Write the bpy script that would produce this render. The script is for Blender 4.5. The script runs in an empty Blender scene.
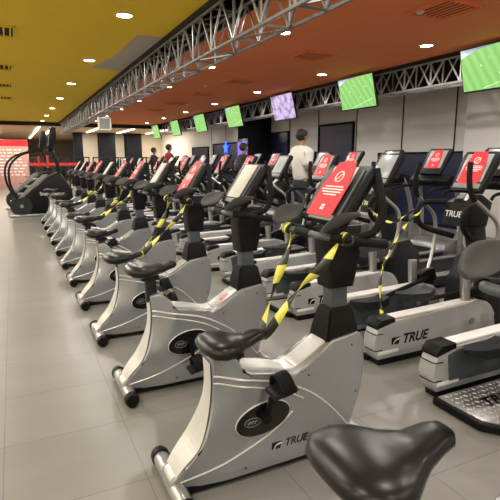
import bpy, bmesh, math, random
from mathutils import Vector, Matrix
random.seed(7)
PI = math.pi
COL = bpy.context.scene.collection
R = math.radians

# ------------------------------------------------------------ materials
def mat(name, col, rough=.5, metal=0, noise=None, bump=None, spec=.5, coat=0, emit=None, es=0):
    m = bpy.data.materials.new(name); m.use_nodes = True
    nt = m.node_tree; b = nt.nodes['Principled BSDF']
    b.inputs['Base Color'].default_value = (*col, 1)
    b.inputs['Roughness'].default_value = rough
    b.inputs['Metallic'].default_value = metal
    b.inputs['Specular IOR Level'].default_value = spec
    b.inputs['Coat Weight'].default_value = coat
    if emit:
        b.inputs['Emission Color'].default_value = (*emit, 1); b.inputs['Emission Strength'].default_value = es
    tc = nt.nodes.new('ShaderNodeTexCoord')
    n = nt.nodes.new('ShaderNodeTexNoise'); nt.links.new(tc.outputs['Object'], n.inputs['Vector'])
    sc, amt = noise or (9, .12)
    n.inputs['Scale'].default_value = sc; n.inputs['Detail'].default_value = 4
    mx = nt.nodes.new('ShaderNodeMix'); mx.data_type = 'RGBA'; mx.blend_type = 'MULTIPLY'
    mr = nt.nodes.new('ShaderNodeMapRange'); mr.inputs[3].default_value = 1 - amt; mr.inputs[4].default_value = 1 + amt
    nt.links.new(n.outputs['Fac'], mr.inputs[0])
    mx.inputs[0].default_value = 1; mx.inputs[6].default_value = (*col, 1)
    nt.links.new(mr.outputs[0], mx.inputs[7]); nt.links.new(mx.outputs[2], b.inputs['Base Color'])
    if bump:
        n2 = nt.nodes.new('ShaderNodeTexNoise'); n2.inputs['Scale'].default_value = bump[0]
        nt.links.new(tc.outputs['Object'], n2.inputs['Vector'])
        bp = nt.nodes.new('ShaderNodeBump'); bp.inputs['Strength'].default_value = bump[1]; bp.inputs['Distance'].default_value = .002
        nt.links.new(n2.outputs['Fac'], bp.inputs['Height']); nt.links.new(bp.outputs[0], b.inputs['Normal'])
    return m

M = {}
M['silver'] = mat('silver_paint', (.40, .425, .45), .27, .62, (3, .05))
M['bright'] = mat('bright_silver', (.78, .78, .76), .28, .35)
M['silver_light'] = mat('light_silver_paint', (.50, .51, .51), .34, .3, (3, .05))
M['pale'] = mat('pale_grey_plastic', (.72, .72, .68), .4, .1)
M['steel'] = mat('brushed_steel', (.5, .5, .5), .3, .8)
M['black'] = mat('black_plastic', (.006, .006, .007), .42, spec=.2)
M['gloss'] = mat('gloss_black', (.006, .006, .008), .12)
M['rubber'] = mat('rubber', (.008, .008, .009), .6, spec=.15)
M['seat'] = mat('seat_vinyl', (.008, .008, .009), .33, spec=.4)
M['pad'] = mat('grey_pad', (.06, .062, .06), .5, spec=.3)
M['darkgrey'] = mat('dark_grey_plastic', (.018, .021, .024), .42, spec=.25)
M['slate'] = mat('slate_plastic', (.07, .083, .092), .4)
M['midgrey'] = mat('mid_grey', (.22, .22, .21), .45)
M['red'] = mat('red_print', (.72, .025, .04), .5)
M['white'] = mat('white_print', (.85, .84, .82), .5)
M['offwhite'] = mat('console_cover', (.52, .51, .44), .45, 0, (14, .25))
M['lcd'] = mat('grey_screen', (.34, .36, .35), .25, 0, (8, .25))
M['yellow'] = mat('tape_yellow', (.85, .80, .12), .35)
M['tapeblk'] = mat('tape_black', (.02, .025, .01), .35)
M['truss'] = mat('truss_grey', (.21, .205, .195), .42, .4)
M['truss_lit'] = mat('truss_grey_lit', (.55, .545, .53), .42, .3)  # lighter copy of the truss grey, downlight brightness put into the colour
M['void'] = mat('void_black', (.012, .012, .012), .8)
M['yceil'] = mat('yellow_paint', (.88, .60, .022), .8, 0, (1.2, .04))
M['oceil'] = mat('orange_paint', (.95, .26, .085), .8, 0, (1.2, .04))
M['patch'] = mat('grey_board', (.48, .43, .36), .8)
M['wall'] = mat('wall_grey', (.72, .69, .66), .55, 0, (1.5, .05))
M['beige'] = mat('wall_beige', (.74, .66, .52), .7, 0, (2, .1))
M['pillar'] = mat('pillar_slate', (.012, .013, .017), .85, spec=.1)
M['navy'] = mat('navy_glass', (.008, .013, .055), .28)
M['lamp'] = mat('lamp_lens', (1, .95, .85), .3, emit=(1, .88, .68), es=30)
M['linear'] = mat('linear_lens', (1, .95, .85), .3, emit=(1, .93, .8), es=5)
M['trim'] = mat('lamp_trim', (.7, .68, .62), .4)
M['frame'] = mat('tv_frame', (.012, .012, .012), .3)
M['skin'] = mat('skin', (.33, .17, .10), .55)
M['hair'] = mat('hair', (.012, .01, .009), .6)
M['tshirt'] = mat('tshirt_white', (.78, .76, .70), .8, 0, (6, .06))
M['tred'] = mat('shirt_red', (.30, .015, .03), .8)
M['tblk'] = mat('shirt_black', (.015, .015, .02), .8)
M['pants'] = mat('trousers_dark', (.018, .018, .024), .8)
M['purple'] = mat('kiosk_screen', (.1, .05, .4), .3, 0, (9, .6), emit=(.12, .06, .75), es=1.3)
M['bluesign'] = mat('blue_sign', (.02, .05, .5), .3, emit=(.03, .12, 1), es=2)

def floor_mat():
    m = bpy.data.materials.new('floor_tiles'); m.use_nodes = True
    nt = m.node_tree; b = nt.nodes['Principled BSDF']; L = nt.links.new
    tc = nt.nodes.new('ShaderNodeTexCoord'); mp = nt.nodes.new('ShaderNodeMapping')
    mp.inputs['Location'].default_value = (.165, -.34 + .006, 0)
    L(tc.outputs['Object'], mp.inputs[0])
    br = nt.nodes.new('ShaderNodeTexBrick'); br.offset = 0; br.squash = 1
    br.inputs['Scale'].default_value = 1; br.inputs['Brick Width'].default_value = .644; br.inputs['Row Height'].default_value = .6
    br.inputs['Mortar Size'].default_value = .0028; br.inputs['Mortar Smooth'].default_value = .3; br.inputs['Bias'].default_value = 0
    br.inputs['Color1'].default_value = (.25, .246, .224, 1); br.inputs['Color2'].default_value = (.266, .262, .239, 1)
    br.inputs['Mortar'].default_value = (.16, .15, .13, 1)
    L(mp.outputs[0], br.inputs[0])
    n = nt.nodes.new('ShaderNodeTexNoise'); n.inputs['Scale'].default_value = 2.2; n.inputs['Detail'].default_value = 6
    mp2 = nt.nodes.new('ShaderNodeMapping'); mp2.inputs['Scale'].default_value = (.6, 2, 1); L(tc.outputs['Object'], mp2.inputs[0]); L(mp2.outputs[0], n.inputs[0])
    mr = nt.nodes.new('ShaderNodeMapRange'); mr.inputs[3].default_value = .86; mr.inputs[4].default_value = 1.12; L(n.outputs['Fac'], mr.inputs[0])
    mx = nt.nodes.new('ShaderNodeMix'); mx.data_type = 'RGBA'; mx.blend_type = 'MULTIPLY'; mx.inputs[0].default_value = 1
    L(br.outputs['Color'], mx.inputs[6]); L(mr.outputs[0], mx.inputs[7]); L(mx.outputs[2], b.inputs['Base Color'])
    b.inputs['Roughness'].default_value = .34; b.inputs['Specular IOR Level'].default_value = .5
    return m
M['floor'] = floor_mat()

def wood_mat():
    m = bpy.data.materials.new('wood_slats'); m.use_nodes = True
    nt = m.node_tree; b = nt.nodes['Principled BSDF']; L = nt.links.new
    tc = nt.nodes.new('ShaderNodeTexCoord'); w = nt.nodes.new('ShaderNodeTexWave'); w.bands_direction = 'Y'
    w.inputs['Scale'].default_value = .35; w.inputs['Distortion'].default_value = .4; L(tc.outputs['Object'], w.inputs[0])
    cr = nt.nodes.new('ShaderNodeValToRGB'); cr.color_ramp.elements[0].color = (.62, .42, .22, 1); cr.color_ramp.elements[1].color = (.82, .62, .38, 1)
    L(w.outputs['Fac'], cr.inputs[0]); L(cr.outputs[0], b.inputs['Base Color']); b.inputs['Roughness'].default_value = .6
    return m
M['wood'] = wood_mat()

def pitch_mat(seed):
    m = bpy.data.materials.new('football_broadcast'); m.use_nodes = True
    nt = m.node_tree; b = nt.nodes['Principled BSDF']; L = nt.links.new
    tc = nt.nodes.new('ShaderNodeTexCoord'); mp = nt.nodes.new('ShaderNodeMapping')
    mp.inputs['Rotation'].default_value = (R(25 + 10 * seed), 0, 0); L(tc.outputs['Object'], mp.inputs[0])
    w = nt.nodes.new('ShaderNodeTexWave'); w.bands_direction = 'Y'; w.inputs['Scale'].default_value = 2.2; w.inputs['Distortion'].default_value = .3
    w.inputs['Phase Offset'].default_value = seed; L(mp.outputs[0], w.inputs[0])
    cr = nt.nodes.new('ShaderNodeValToRGB'); cr.color_ramp.elements[0].color = (.22, .50, .12, 1); cr.color_ramp.elements[1].color = (.28, .60, .17, 1)
    L(w.outputs['Fac'], cr.inputs[0])
    b.inputs['Base Color'].default_value = (.01, .01, .01, 1); b.inputs['Roughness'].default_value = .25
    L(cr.outputs[0], b.inputs['Emission Color']); b.inputs['Emission Strength'].default_value = 1.15
    return m
def news_mat():
    m = bpy.data.materials.new('news_broadcast'); m.use_nodes = True
    nt = m.node_tree; b = nt.nodes['Principled BSDF']; L = nt.links.new
    tc = nt.nodes.new('ShaderNodeTexCoord'); v = nt.nodes.new('ShaderNodeTexVoronoi'); v.inputs['Scale'].default_value = 7
    L(tc.outputs['Object'], v.inputs[0])
    cr = nt.nodes.new('ShaderNodeValToRGB'); e = cr.color_ramp.elements
    e[0].color = (.45, .3, .85, 1); e[1].color = (.08, .06, .3, 1); x = e.new(.35); x.color = (.75, .55, .8, 1)
    L(v.outputs['Distance'], cr.inputs[0]); L(cr.outputs[0], b.inputs['Emission Color']); b.inputs['Emission Strength'].default_value = 1.0
    b.inputs['Base Color'].default_value = (.01, .01, .01, 1)
    return m
M['crowd'] = mat('stand_crowd', (.3, .32, .4), .5, 0, (40, .5), emit=(.3, .36, .5), es=.8)
M['pline'] = mat('pitch_line', (.8, .9, .8), .5, emit=(.5, .8, .5), es=.9)

# ------------------------------------------------------------ mesh builder
class MB:
    def __init__(s): s.bm = bmesh.new()
    def box(s, c, d, rot=None, bev=0, mi=0):
        r = bmesh.ops.create_cube(s.bm, size=1); vs = r['verts']
        mt = Matrix.Translation(c) @ (rot.to_4x4() if rot else Matrix.Identity(4)) @ Matrix.Diagonal((*d, 1))
        bmesh.ops.transform(s.bm, matrix=mt, verts=vs)
        fs = {f for v in vs for f in v.link_faces}
        for f in fs: f.material_index = mi
        if bev:
            es = list({e for v in vs for e in v.link_edges})
            bmesh.ops.bevel(s.bm, geom=es, offset=bev, segments=2, affect='EDGES', profile=.5)
        return s
    def tube(s, pts, r, n=10, mi=0, cap=True, flat=1):
        pts = [Vector(p) for p in pts]; rs = r if isinstance(r, (list, tuple)) else [r] * len(pts)
        rings = []; up = None
        for i, p in enumerate(pts):
            t = (pts[min(i + 1, len(pts) - 1)] - pts[max(i - 1, 0)]).normalized()
            if up is None:
                up = Vector((0, 0, 1)) if abs(t.z) < .9 else Vector((1, 0, 0))
            a = t.cross(up)
            if a.length < 1e-4: a = t.cross(Vector((0, 1, 0)))
            a.normalize(); b = a.cross(t).normalized(); up = b
            rings.append([s.bm.verts.new(p + (a * math.cos(2 * PI * k / n) + b * math.sin(2 * PI * k / n) * flat) * rs[i]) for k in range(n)])
        for i in range(len(rings) - 1):
            for k in range(n):
                f = s.bm.faces.new((rings[i][k], rings[i][(k + 1) % n], rings[i + 1][(k + 1) % n], rings[i + 1][k])); f.material_index = mi
        if cap:
            s.bm.faces.new(rings[0][::-1]).material_index = mi; s.bm.faces.new(rings[-1]).material_index = mi
        return s
    def prism(s, prof, y0, y1, bev=0, fy=None, mi=0, ax='y', seg=2):
        def P(a, b, y): return (a, y, b) if ax == 'y' else ((y, a, b) if ax == 'x' else (a, b, y))
        A = [s.bm.verts.new(P(a, b, y0)) for a, b in prof]; B = [s.bm.verts.new(P(a, b, y1)) for a, b in prof]
        n = len(prof); fA = s.bm.faces.new(A); fB = s.bm.faces.new(B[::-1]); fs = [fA, fB]
        for k in range(n): fs.append(s.bm.faces.new((A[k], B[k], B[(k + 1) % n], A[(k + 1) % n])))
        for f in fs: f.material_index = mi
        if fy:
            for v in A + B: v.co = Vector(fy(v.co))
        if bev:
            bmesh.ops.bevel(s.bm, geom=list(fA.edges) + list(fB.edges), offset=bev, segments=seg, affect='EDGES', profile=.5)
        bmesh.ops.recalc_face_normals(s.bm, faces=s.bm.faces)
        return s
    def loft(s, rings, mi=0, cap=True):
        rv = [[s.bm.verts.new(p) for p in r] for r in rings]; n = len(rv[0])
        for i in range(len(rv) - 1):
            for k in range(n): s.bm.faces.new((rv[i][k], rv[i][(k + 1) % n], rv[i + 1][(k + 1) % n], rv[i + 1][k])).material_index = mi
        if cap: s.bm.faces.new(rv[0][::-1]).material_index = mi; s.bm.faces.new(rv[-1]).material_index = mi
        return s
    def ball(s, c, d, rot=None, u=16, v=10, mi=0):
        r = bmesh.ops.create_uvsphere(s.bm, u_segments=u, v_segments=v, radius=.5); vs = r['verts']
        bmesh.ops.transform(s.bm, matrix=Matrix.Translation(c) @ (rot.to_4x4() if rot else Matrix.Identity(4)) @ Matrix.Diagonal((*d, 1)), verts=vs)
        for v_ in vs:
            for f in v_.link_faces: f.material_index = mi
        return s
    def quad(s, pts, mi=0):
        s.bm.faces.new([s.bm.verts.new(p) for p in pts]).material_index = mi; return s
    def build(s, name, mats, parent=None, loc=None, ang=38):
        bmesh.ops.recalc_face_normals(s.bm, faces=s.bm.faces)
        me = bpy.data.meshes.new(name); s.bm.to_mesh(me); s.bm.free()
        for m in (mats if isinstance(mats, (list, tuple)) else [mats]): me.materials.append(M[m] if isinstance(m, str) else m)
        for p in me.polygons: p.use_smooth = True
        me.set_sharp_from_angle(angle=R(ang))
        o = bpy.data.objects.new(name, me); COL.objects.link(o)
        if parent: o.parent = parent
        if loc: o.location = loc
        return o

def spline(pts, n=6):
    P = [Vector(p) for p in pts]; out = []
    for i in range(len(P) - 1):
        a = P[max(i - 1, 0)]; b = P[i]; c = P[i + 1]; d = P[min(i + 2, len(P) - 1)]
        for k in range(n):
            t = k / n
            out.append(.5 * ((2 * b) + (c - a) * t + (2 * a - 5 * b + 4 * c - d) * t * t + (3 * b - a - 3 * c + d) * t ** 3))
    out.append(P[-1]); return out
def sp2(pts, n=5): return [(v.x, v.y) for v in spline([(a, b, 0) for a, b in pts], n)]

def tag(o, label, cat, group=None, kind=None):
    if label: o['label'] = label
    if cat: o['category'] = cat
    if group: o['group'] = group
    if kind: o['kind'] = kind
    return o
def empty(name, loc=(0, 0, 0), rz=0):
    o = bpy.data.objects.new(name, None); COL.objects.link(o); o.location = loc; o.rotation_euler = (0, 0, rz); o.empty_display_size = .1
    return o
def copy_tree(o, parent=None):
    c = o.copy(); COL.objects.link(c); c.parent = parent
    for ch in list(o.children): copy_tree(ch, c)
    return c
def struct(o): o['kind'] = 'structure'; return o
TXT = {}
def text(s, size, name, m, parent, mtx, shear=0, off=.0):
    key = (s, size, shear)
    if key not in TXT:
        cu = bpy.data.curves.new('t', 'FONT'); cu.body = s; cu.size = size; cu.extrude = .0012; cu.shear = shear; cu.offset = off
        cu.align_x = 'CENTER'; cu.align_y = 'CENTER'
        t = bpy.data.objects.new('t', cu); COL.objects.link(t)
        bpy.context.view_layer.update()
        me = bpy.data.meshes.new_from_object(t.evaluated_get(bpy.context.evaluated_depsgraph_get()))
        bpy.data.objects.remove(t); TXT[key] = me
    me = TXT[key].copy(); me.materials.clear(); me.materials.append(M[m])
    o = bpy.data.objects.new(name, me); COL.objects.link(o); o.parent = parent; o.matrix_local = mtx
    return o
def facing(loc, xdir, ydir):
    x = Vector(xdir).normalized(); y = Vector(ydir).normalized(); z = x.cross(y)
    m = Matrix((x, y, z)).transposed().to_4x4(); m.translation = loc; return m
NEAR = ((1, 0, 0), (0, 0, 1))      # text read from the -Y side

def emblem(name, size, parent, loc, m='gloss'):
    # dark block cut by a lighter swept arc
    x, y, z = loc; h = size / 2; k = size / 11
    b = MB().prism([(x - h * 1.1, z - h * .75), (x + h * .8, z - h * .75), (x + h * 1.15, z + h * .75), (x - h * 1.1, z + h * .75)], y - .0015, y + .0015)
    P = spline([(x - h * .75, 0, z - h * .75), (x - h * .1, 0, z + h * .15), (x + h * 1.05, 0, z + h * .4)], 5)
    for i in range(len(P) - 1):
        a, c = P[i], P[i + 1]
        b.quad([(a.x, y - .003, a.z - k), (c.x, y - .003, c.z - k), (c.x, y - .003, c.z + k), (a.x, y - .003, a.z + k)], mi=1)
    return b.build(name, [m, 'pale'], parent)

# ------------------------------------------------------------ exercise bike (x forward, y across, origin under the middle of the rear foot line)
def cl01(v): return max(0., min(1., v))
def halfw(x, z):
    t = cl01((z - .18) / .32) * cl01((.90 - x) / .13); t = t * t * (3 - 2 * t)
    b = cl01((.26 - z) / .18) * cl01((.80 - x) / .2)
    return .108 - .056 * t - .034 * b - .016 * cl01((x - 1.2) / .4)
def plate_body(prof, hw, name, m, parent):
    """solid whose two sides follow the half-width function hw(x, z)"""
    b = MB(); bm = b.bm
    bm.faces.new([bm.verts.new((x, 0, z)) for x, z in prof])
    k = .6
    while k < 1.6:
        bmesh.ops.bisect_plane(bm, geom=bm.verts[:] + bm.edges[:] + bm.faces[:], plane_co=(k, 0, 0), plane_no=(1, 0, 0)); k += .06
    k = .1
    while k < .66:
        bmesh.ops.bisect_plane(bm, geom=bm.verts[:] + bm.edges[:] + bm.faces[:], plane_co=(0, 0, k), plane_no=(0, 0, 1)); k += .06
    bound = [e for e in bm.edges if len(e.link_faces) == 1]
    vs = bm.verts[:]; fs = bm.faces[:]
    mp = {v: bm.verts.new(v.co) for v in vs}
    for f in fs: bm.faces.new([mp[v] for v in reversed(f.verts)])
    for v in vs:
        w = hw(v.co.x, v.co.z); mp[v].co.y = w; v.co.y = -w
    rim = []
    for e in bound:
        a, c = e.verts; bm.faces.new((a, c, mp[c], mp[a])); rim += [e]
    rim2 = [bm.edges.get((mp[e.verts[0]], mp[e.verts[1]])) for e in bound]
    bmesh.ops.recalc_face_normals(bm, faces=bm.faces)
    bmesh.ops.bevel(bm, geom=rim + rim2, offset=.011, segments=3, affect='EDGES', profile=.5)
    return b.build(name, m, parent, ang=50)

def make_bike():
    t = empty('exercise_bike')
    prof = sp2([(.545, .035), (.53, .075), (.60, .15), (.68, .25), (.735, .38), (.756, .5), (.752, .63)], 4)
    prof += [(.752, .66), (.815, .68), (.87, .635), (.895, .585)]
    prof += sp2([(.93, .565), (1.05, .545), (1.17, .515)], 3)
    prof += [(1.24, .545), (1.40, .645), (1.56, .665), (1.60, .63)]
    prof += sp2([(1.612, .5), (1.60, .36), (1.55, .2), (1.50, .05)], 4)
    body = plate_body(prof, halfw, 'body_shroud', 'silver', t)
    # rear column face : light falling on the fairing painted in as brighter silver
    rf = MB()
    pr = sp2([(.552, .09), (.60, .155), (.68, .25), (.733, .38), (.754, .5), (.751, .625)], 5)
    L = [(x - .006, z) for x, z in pr]
    for i in range(len(L) - 1):
        a, c = L[i], L[i + 1]
        wa = halfw(*a) - .006; wc = halfw(*c) - .006
        rf.quad([(a[0], -wa, a[1]), (a[0], wa, a[1]), (c[0], wc, c[1]), (c[0], -wc, c[1])])
    rf.build('lit_rear_fairing', 'bright', t)
    tp = sp2([(.90, .583), (1.05, .552), (1.17, .522), (1.24, .551), (1.38, .639)], 3)
    MB().prism([(x, z) for x, z in tp] + [(x, z - .02) for x, z in tp[::-1]], -.062, .062, .003).build('lit_top_strip', 'bright', t)  # bright strip paints in the light on the shroud's upper edge
    # raised accent lines on both sides
    for s in (-1, 1):
        lines = MB()
        def side(x, z): return (x, s * (halfw(x, z) + .0005), z)
        lines.tube([side(*p) for p in sp2([(.76, .56), (.95, .525), (1.12, .475), (1.3, .37), (1.44, .235), (1.52, .14)], 5)], .0055, 6)
        lines.tube([side(*p) for p in sp2([(.76, .525), (.93, .495), (1.1, .44), (1.22, .375)], 5)], .004, 6)
        lines.tube([side(*p) for p in sp2([(.56, .075), (.72, .115), (.9, .175), (1.05, .24), (1.16, .32)], 5)], .005, 6)
        lines.build('accent_line', 'bright', body)
    for s in (-1, 1):
        for x, z in [(1.25, .49), (1.52, .6), (1.56, .33), (.8, .61), (.9, .08), (1.35, .08)]:
            y = s * halfw(x, z)
            MB().tube([(x, y - s * .002, z), (x, y + s * .002, z)], .006, 8).build('screw', 'black', body)
    MB().prism([(.55, .012), (1.62, .012), (1.62, .05), (.57, .05)], -.085, .085, .006).build('base_beam', 'black', t)
    # hub cover and crank on both sides
    for s in (-1, 1):
        c = MB(); y = s * .109
        c.tube([(.99, y, .325), (.99, y + s * .012, .325)], 1, 28)
        for v in c.bm.verts:
            dx, dz = v.co.x - .99, v.co.z - .325
            a, b_ = dx * .145, dz * .078
            v.co.x = .99 + a * math.cos(R(9)) - b_ * math.sin(R(9)); v.co.z = .325 + a * math.sin(R(9)) + b_ * math.cos(R(9))
        c.build('hub_cover', 'gloss', t)
        r = MB(); ring = []
        for k in range(29):
            q = 2 * PI * k / 28; a, b_ = .147 * math.cos(q), .08 * math.sin(q)
            ring.append((.99 + a * math.cos(R(9)) - b_ * math.sin(R(9)), y + s * .004, .325 + a * math.sin(R(9)) + b_ * math.cos(R(9))))
        r.tube(ring, .004, 6, cap=False).build('hub_rim', 'bright', t)
        g = MB(); ring = []
        for k in range(21):
            q = 2 * PI * k / 20; ring.append((.93 + .042 * math.cos(q), y + s * .013, .32 + .022 * math.sin(q)))
        g.tube(ring, .002, 5, cap=False)
        for k in (-1, 0, 1): g.tube([(.93 + .016 * k - .006, y + s * .013, .312), (.93 + .016 * k + .004, y + s * .013, .33)], .003, 5)
        g.tube([(.90, y + s * .013, .32), (.96, y + s * .013, .324)], .002, 5)
        g.build('hub_badge', 'midgrey', t)
    emblem('logo_emblem', .05, body, (1.07, -.1085, .155))
    text('TRUE', .055, 'logo_lettering', 'gloss', body, facing((1.18, -.1080, .155), *NEAR), .3, .001)
    # stabilisers
    for x, z0, nm in ((.565, .047, 'rear'), (1.62, .047, 'front')):
        st = MB().tube([(x, -.205, z0), (x, .205, z0)], .041, 14, flat=.95).build('stabilizer', 'steel', t)
        for s in (-1, 1):
            MB().tube([(x, s * .2, z0), (x, s * .232, z0), (x, s * .25, z0)], [.047, .047, .041], 14).build('end_cap', 'black', st)
            MB().tube([(x, s * .225, 0), (x, s * .225, .02)], .022, 10).build('foot', 'rubber', st)
    MB().prism(sp2([(.55, .045), (.535, .085), (.56, .11), (.62, .115), (.68, .06), (.62, .045)], 3), -.055, .055, .008).build('stabilizer_bracket', 'bright', t)
    # cranks (origin at axle)
    ax = (.99, 0, .34)
    for s, a in ((-1, 0), (1, PI)):
        k = MB(); y = s * .145
        k.tube([(0, s * .115, 0), (0, s * .16, 0)], .024, 12)
        k.prism([(-.014, 0), (.014, 0), (.011, .170), (0, .183), (-.011, .170)], y - .008, y + .008, .003)
        cr = k.build('crank_arm', 'black', t, ax)
        p = MB(); y = s * .205
        p.tube([(0, s * .15, 0), (0, s * .25, 0)], .009, 8)
        p.box((0, y, 0), (.125, .10, .028), bev=.007)
        p.box((.035, y, .008), (.012, .09, .022), bev=.003); p.box((-.035, y, .008), (.012, .09, .022), bev=.003)
        pd = p.build('pedal', 'darkgrey', t)
        sp = MB(); ring = []
        for q in range(13):
            w = PI * q / 12; ring.append((.01, y + .064 * math.cos(w), .0 + .078 * math.sin(w)))
        for x0 in (-.03, -.018, -.006, .006, .018, .03): sp.tube([(a_[0] + x0, a_[1], a_[2]) for a_ in ring], .0065, 6)
        sp.build('strap', 'rubber', pd)
    # seat post + saddle (post hangs below saddle; saddle height set per bike)
    sd = MB(); rings = []; SX = 1.1
    st = [(-.145, .04, .012), (-.135, .085, .03), (-.11, .118, .050), (-.06, .13, .056), (-.02, .118, .054), (.03, .082, .04), (.07, .055, .037), (.115, .042, .034), (.15, .034, .028), (.165, .018, .014)]
    for x, w, h in st:
        ring = []
        for k in range(20):
            a = 2 * PI * k / 20; c, s_ = math.cos(a), math.sin(a)
            yy = w * abs(c) ** .75 * (1 if c >= 0 else -1)
            zz = h * abs(s_) ** .8 * (1 if s_ >= 0 else -.75)
            dome = -.006 * (1 - min(1, abs(yy) / max(w, .01)) ** 2) * cl01((.06 - x) / .12) if s_ > 0 else 0
            ring.append((x * SX, yy * SX, zz + dome + .010 * (x / .15) ** 2 + (.012 if x > .1 else 0)))
        rings.append(ring)
    sd.loft(rings)
    o = sd.build('saddle', 'seat', t, (.80, 0, .8), ang=80)
    ps = MB(); ps.box((-.0, 0, -.055), (.12, .06, .03), bev=.006)
    ps.prism([(-.035, -.05), (.035, -.05), (.045, -.22), (-.03, -.22)], -.026, .026, .006)
    ps.build('seat_post', 'darkgrey', o)
    kn = MB().tube([(.835, -.03, .655), (.86, -.085, .665)], .008, 8); kn.tube([(.86, -.08, .665), (.865, -.115, .67)], [.016, .02], 10)
    kn.build('adjustment_knob', 'black', t)
    # mast
    bt = MB(); rings = []
    for z, xc, hx, hy in ((.62, 1.475, .105, .088), (.66, 1.475, .10, .085), (.76, 1.475, .08, .068), (.80, 1.475, .068, .058)):
        rings.append([(xc - hx, -hy, z + (-.03 if z < .65 else 0)), (xc + hx, -hy, z), (xc + hx, hy, z), (xc - hx, hy, z + (-.03 if z < .65 else 0))])
    bt.loft(rings); bmesh.ops.bevel(bt.bm, geom=[e for e in bt.bm.edges], offset=.01, segments=2, affect='EDGES')
    bt.build('mast_boot', 'black', t)
    MB().prism([(1.425, .79), (1.525, .79), (1.52, .92), (1.42, .92)], -.045, .045, .012).build('mast', 'slate', t)
    hd = MB().prism([(1.40, .905), (1.54, .905), (1.545, .98), (1.57, 1.12), (1.58, 1.23), (1.40, 1.23), (1.38, 1.1), (1.40, .98)], -.075, .075, .02)
    hd.build('mast_head', 'black', t)
    # console leaning back to the rider
    cs = MB(); n = Vector((-.82, 0, .57)); u = Vector((.57, 0, .82))
    rot = Matrix((u, (0, 1, 0), u.cross(Vector((0, 1, 0))))).transposed()
    c0 = Vector((1.475, 0, 1.375))
    cs.prism([(-.165, -.17), (.13, -.185), (.165, -.165), (.165, .165), (.13, .185), (-.165, .17)], -.028, .028, .012, ax='z')
    bmesh.ops.transform(cs.bm, matrix=Matrix.Translation(c0) @ rot.to_4x4(), verts=cs.bm.verts)
    con = cs.build('console', 'black', t)
    sgn = 1 if (rot @ Vector((0, 0, 1))).x < 0 else -1
    def onc(a, b, h=.03): return c0 + rot @ Vector((a, b, sgn * h))
    scn = MB(); q = rot.copy()
    scn.box(onc(.015, .02, .0295), (.27, .20, .004), rot=rot, bev=.0015)
    scn.build('console_screen', 'offwhite', con)
    kp = MB().box(onc(-.145, 0, .0285), (.03, .2, .01), rot=rot, bev=.002)
    kp.build('control_strip', 'midgrey', con)
    MB().box(onc(.0, -.135, .031), (.27, .012, .008), rot=rot, bev=.002).build('console_edge_strip', 'slate', con)
    # handlebars
    hb = MB()
    hb.tube(spline([(1.54, -.10, 1.10), (1.64, -.15, 1.12), (1.62, -.215, 1.145), (1.45, -.225, 1.17), (1.33, -.215, 1.19), (1.27, -.17, 1.20), (1.27, -.08, 1.20), (1.27, .08, 1.20), (1.27, .17, 1.20), (1.33, .215, 1.19), (1.45, .225, 1.17), (1.62, .215, 1.145), (1.64, .15, 1.12), (1.54, .10, 1.10)], 5), .0165, 10)
    hb = hb.build('handlebar', 'slate', t)
    for s in (-1, 1):
        MB().tube(spline([(1.60, s * .22, 1.148), (1.45, s * .226, 1.17), (1.34, s * .218, 1.19), (1.29, s * .195, 1.197)], 4), .023, 10).build('foam_sleeve', 'rubber', hb)
    MB().tube([(1.27, -.06, 1.2), (1.27, .06, 1.2)], .021, 10).build('foam_sleeve', 'rubber', hb)
    for s in (-1, 1):
        MB().tube(spline([(1.42, s * .20, 1.19), (1.50, s * .245, 1.215), (1.545, s * .25, 1.30), (1.55, s * .225, 1.40), (1.56, s * .19, 1.47), (1.56, s * .18, 1.51)], 5), [.0155 + .004 * math.sin(i / 25 * PI) for i in range(26)], 10).build('grip_horn', 'rubber', hb)
    for s in (-1, 1):
        pad = MB(); rings = []
        # leaf-shaped wing pad: long axis tilts up and outward
        for i in range(17):
            f = i / 16; w = .054 * max(.04, math.sin(PI * min(1, .06 + f * .94) ** .85)) ** .75
            c = Vector((-.10 + .21 * f, 0, 0)); ring = []
            for k in range(14):
                a = 2 * PI * k / 14; yy = w * math.cos(a); zz = .011 * math.sin(a) - .020 * (1 - (yy / .054) ** 2)
                ring.append(c + Vector((0, yy, zz)))
            rings.append(ring)
        pad.loft(rings)
        # local x -> long axis ; local y -> width ; normal looks back toward the rider and inward
        lx = Vector((.90, s * .10, .36)).normalized(); nn = Vector((-.40, -s * .66, .62)); nn = (nn - lx * nn.dot(lx)).normalized(); ly = nn.cross(lx)
        mtx = Matrix((lx, ly, nn)).transposed().to_4x4(); mtx.translation = (1.315, s * .215, 1.282)
        bmesh.ops.transform(pad.bm, matrix=mtx, verts=pad.bm.verts)
        pad.build('elbow_pad', 'pad', t, ang=70)
    return t

def pose_bike(b, seat_z, crank, sx):
    a = crank; i = 0
    for ch in b.children:
        nm = ch.name.split('.')[0]
        if nm == 'saddle': ch.location.z = seat_z; ch.location.x = sx
        if nm == 'crank_arm':
            ch.rotation_euler = (0, a + i * PI, 0)
            i += 1
    j = 0
    for ch in b.children:
        if ch.name.split('.')[0] == 'pedal':
            q = a + j * PI; ch.location = (.99 + .17 * math.sin(q), 0, .34 + .17 * math.cos(q)); ch.rotation_euler = (0, R(-12), 0); j += 1

ORD = ['nearest', 'second', 'third', 'fourth', 'fifth', 'sixth', 'seventh', 'eighth', 'ninth', 'tenth', 'eleventh', 'twelfth', 'thirteenth', 'fourteenth', 'fifteenth', 'sixteenth', 'seventeenth']
def nth(k): return 'nearest' if k == 0 else ORD[k] + ' nearest'

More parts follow.
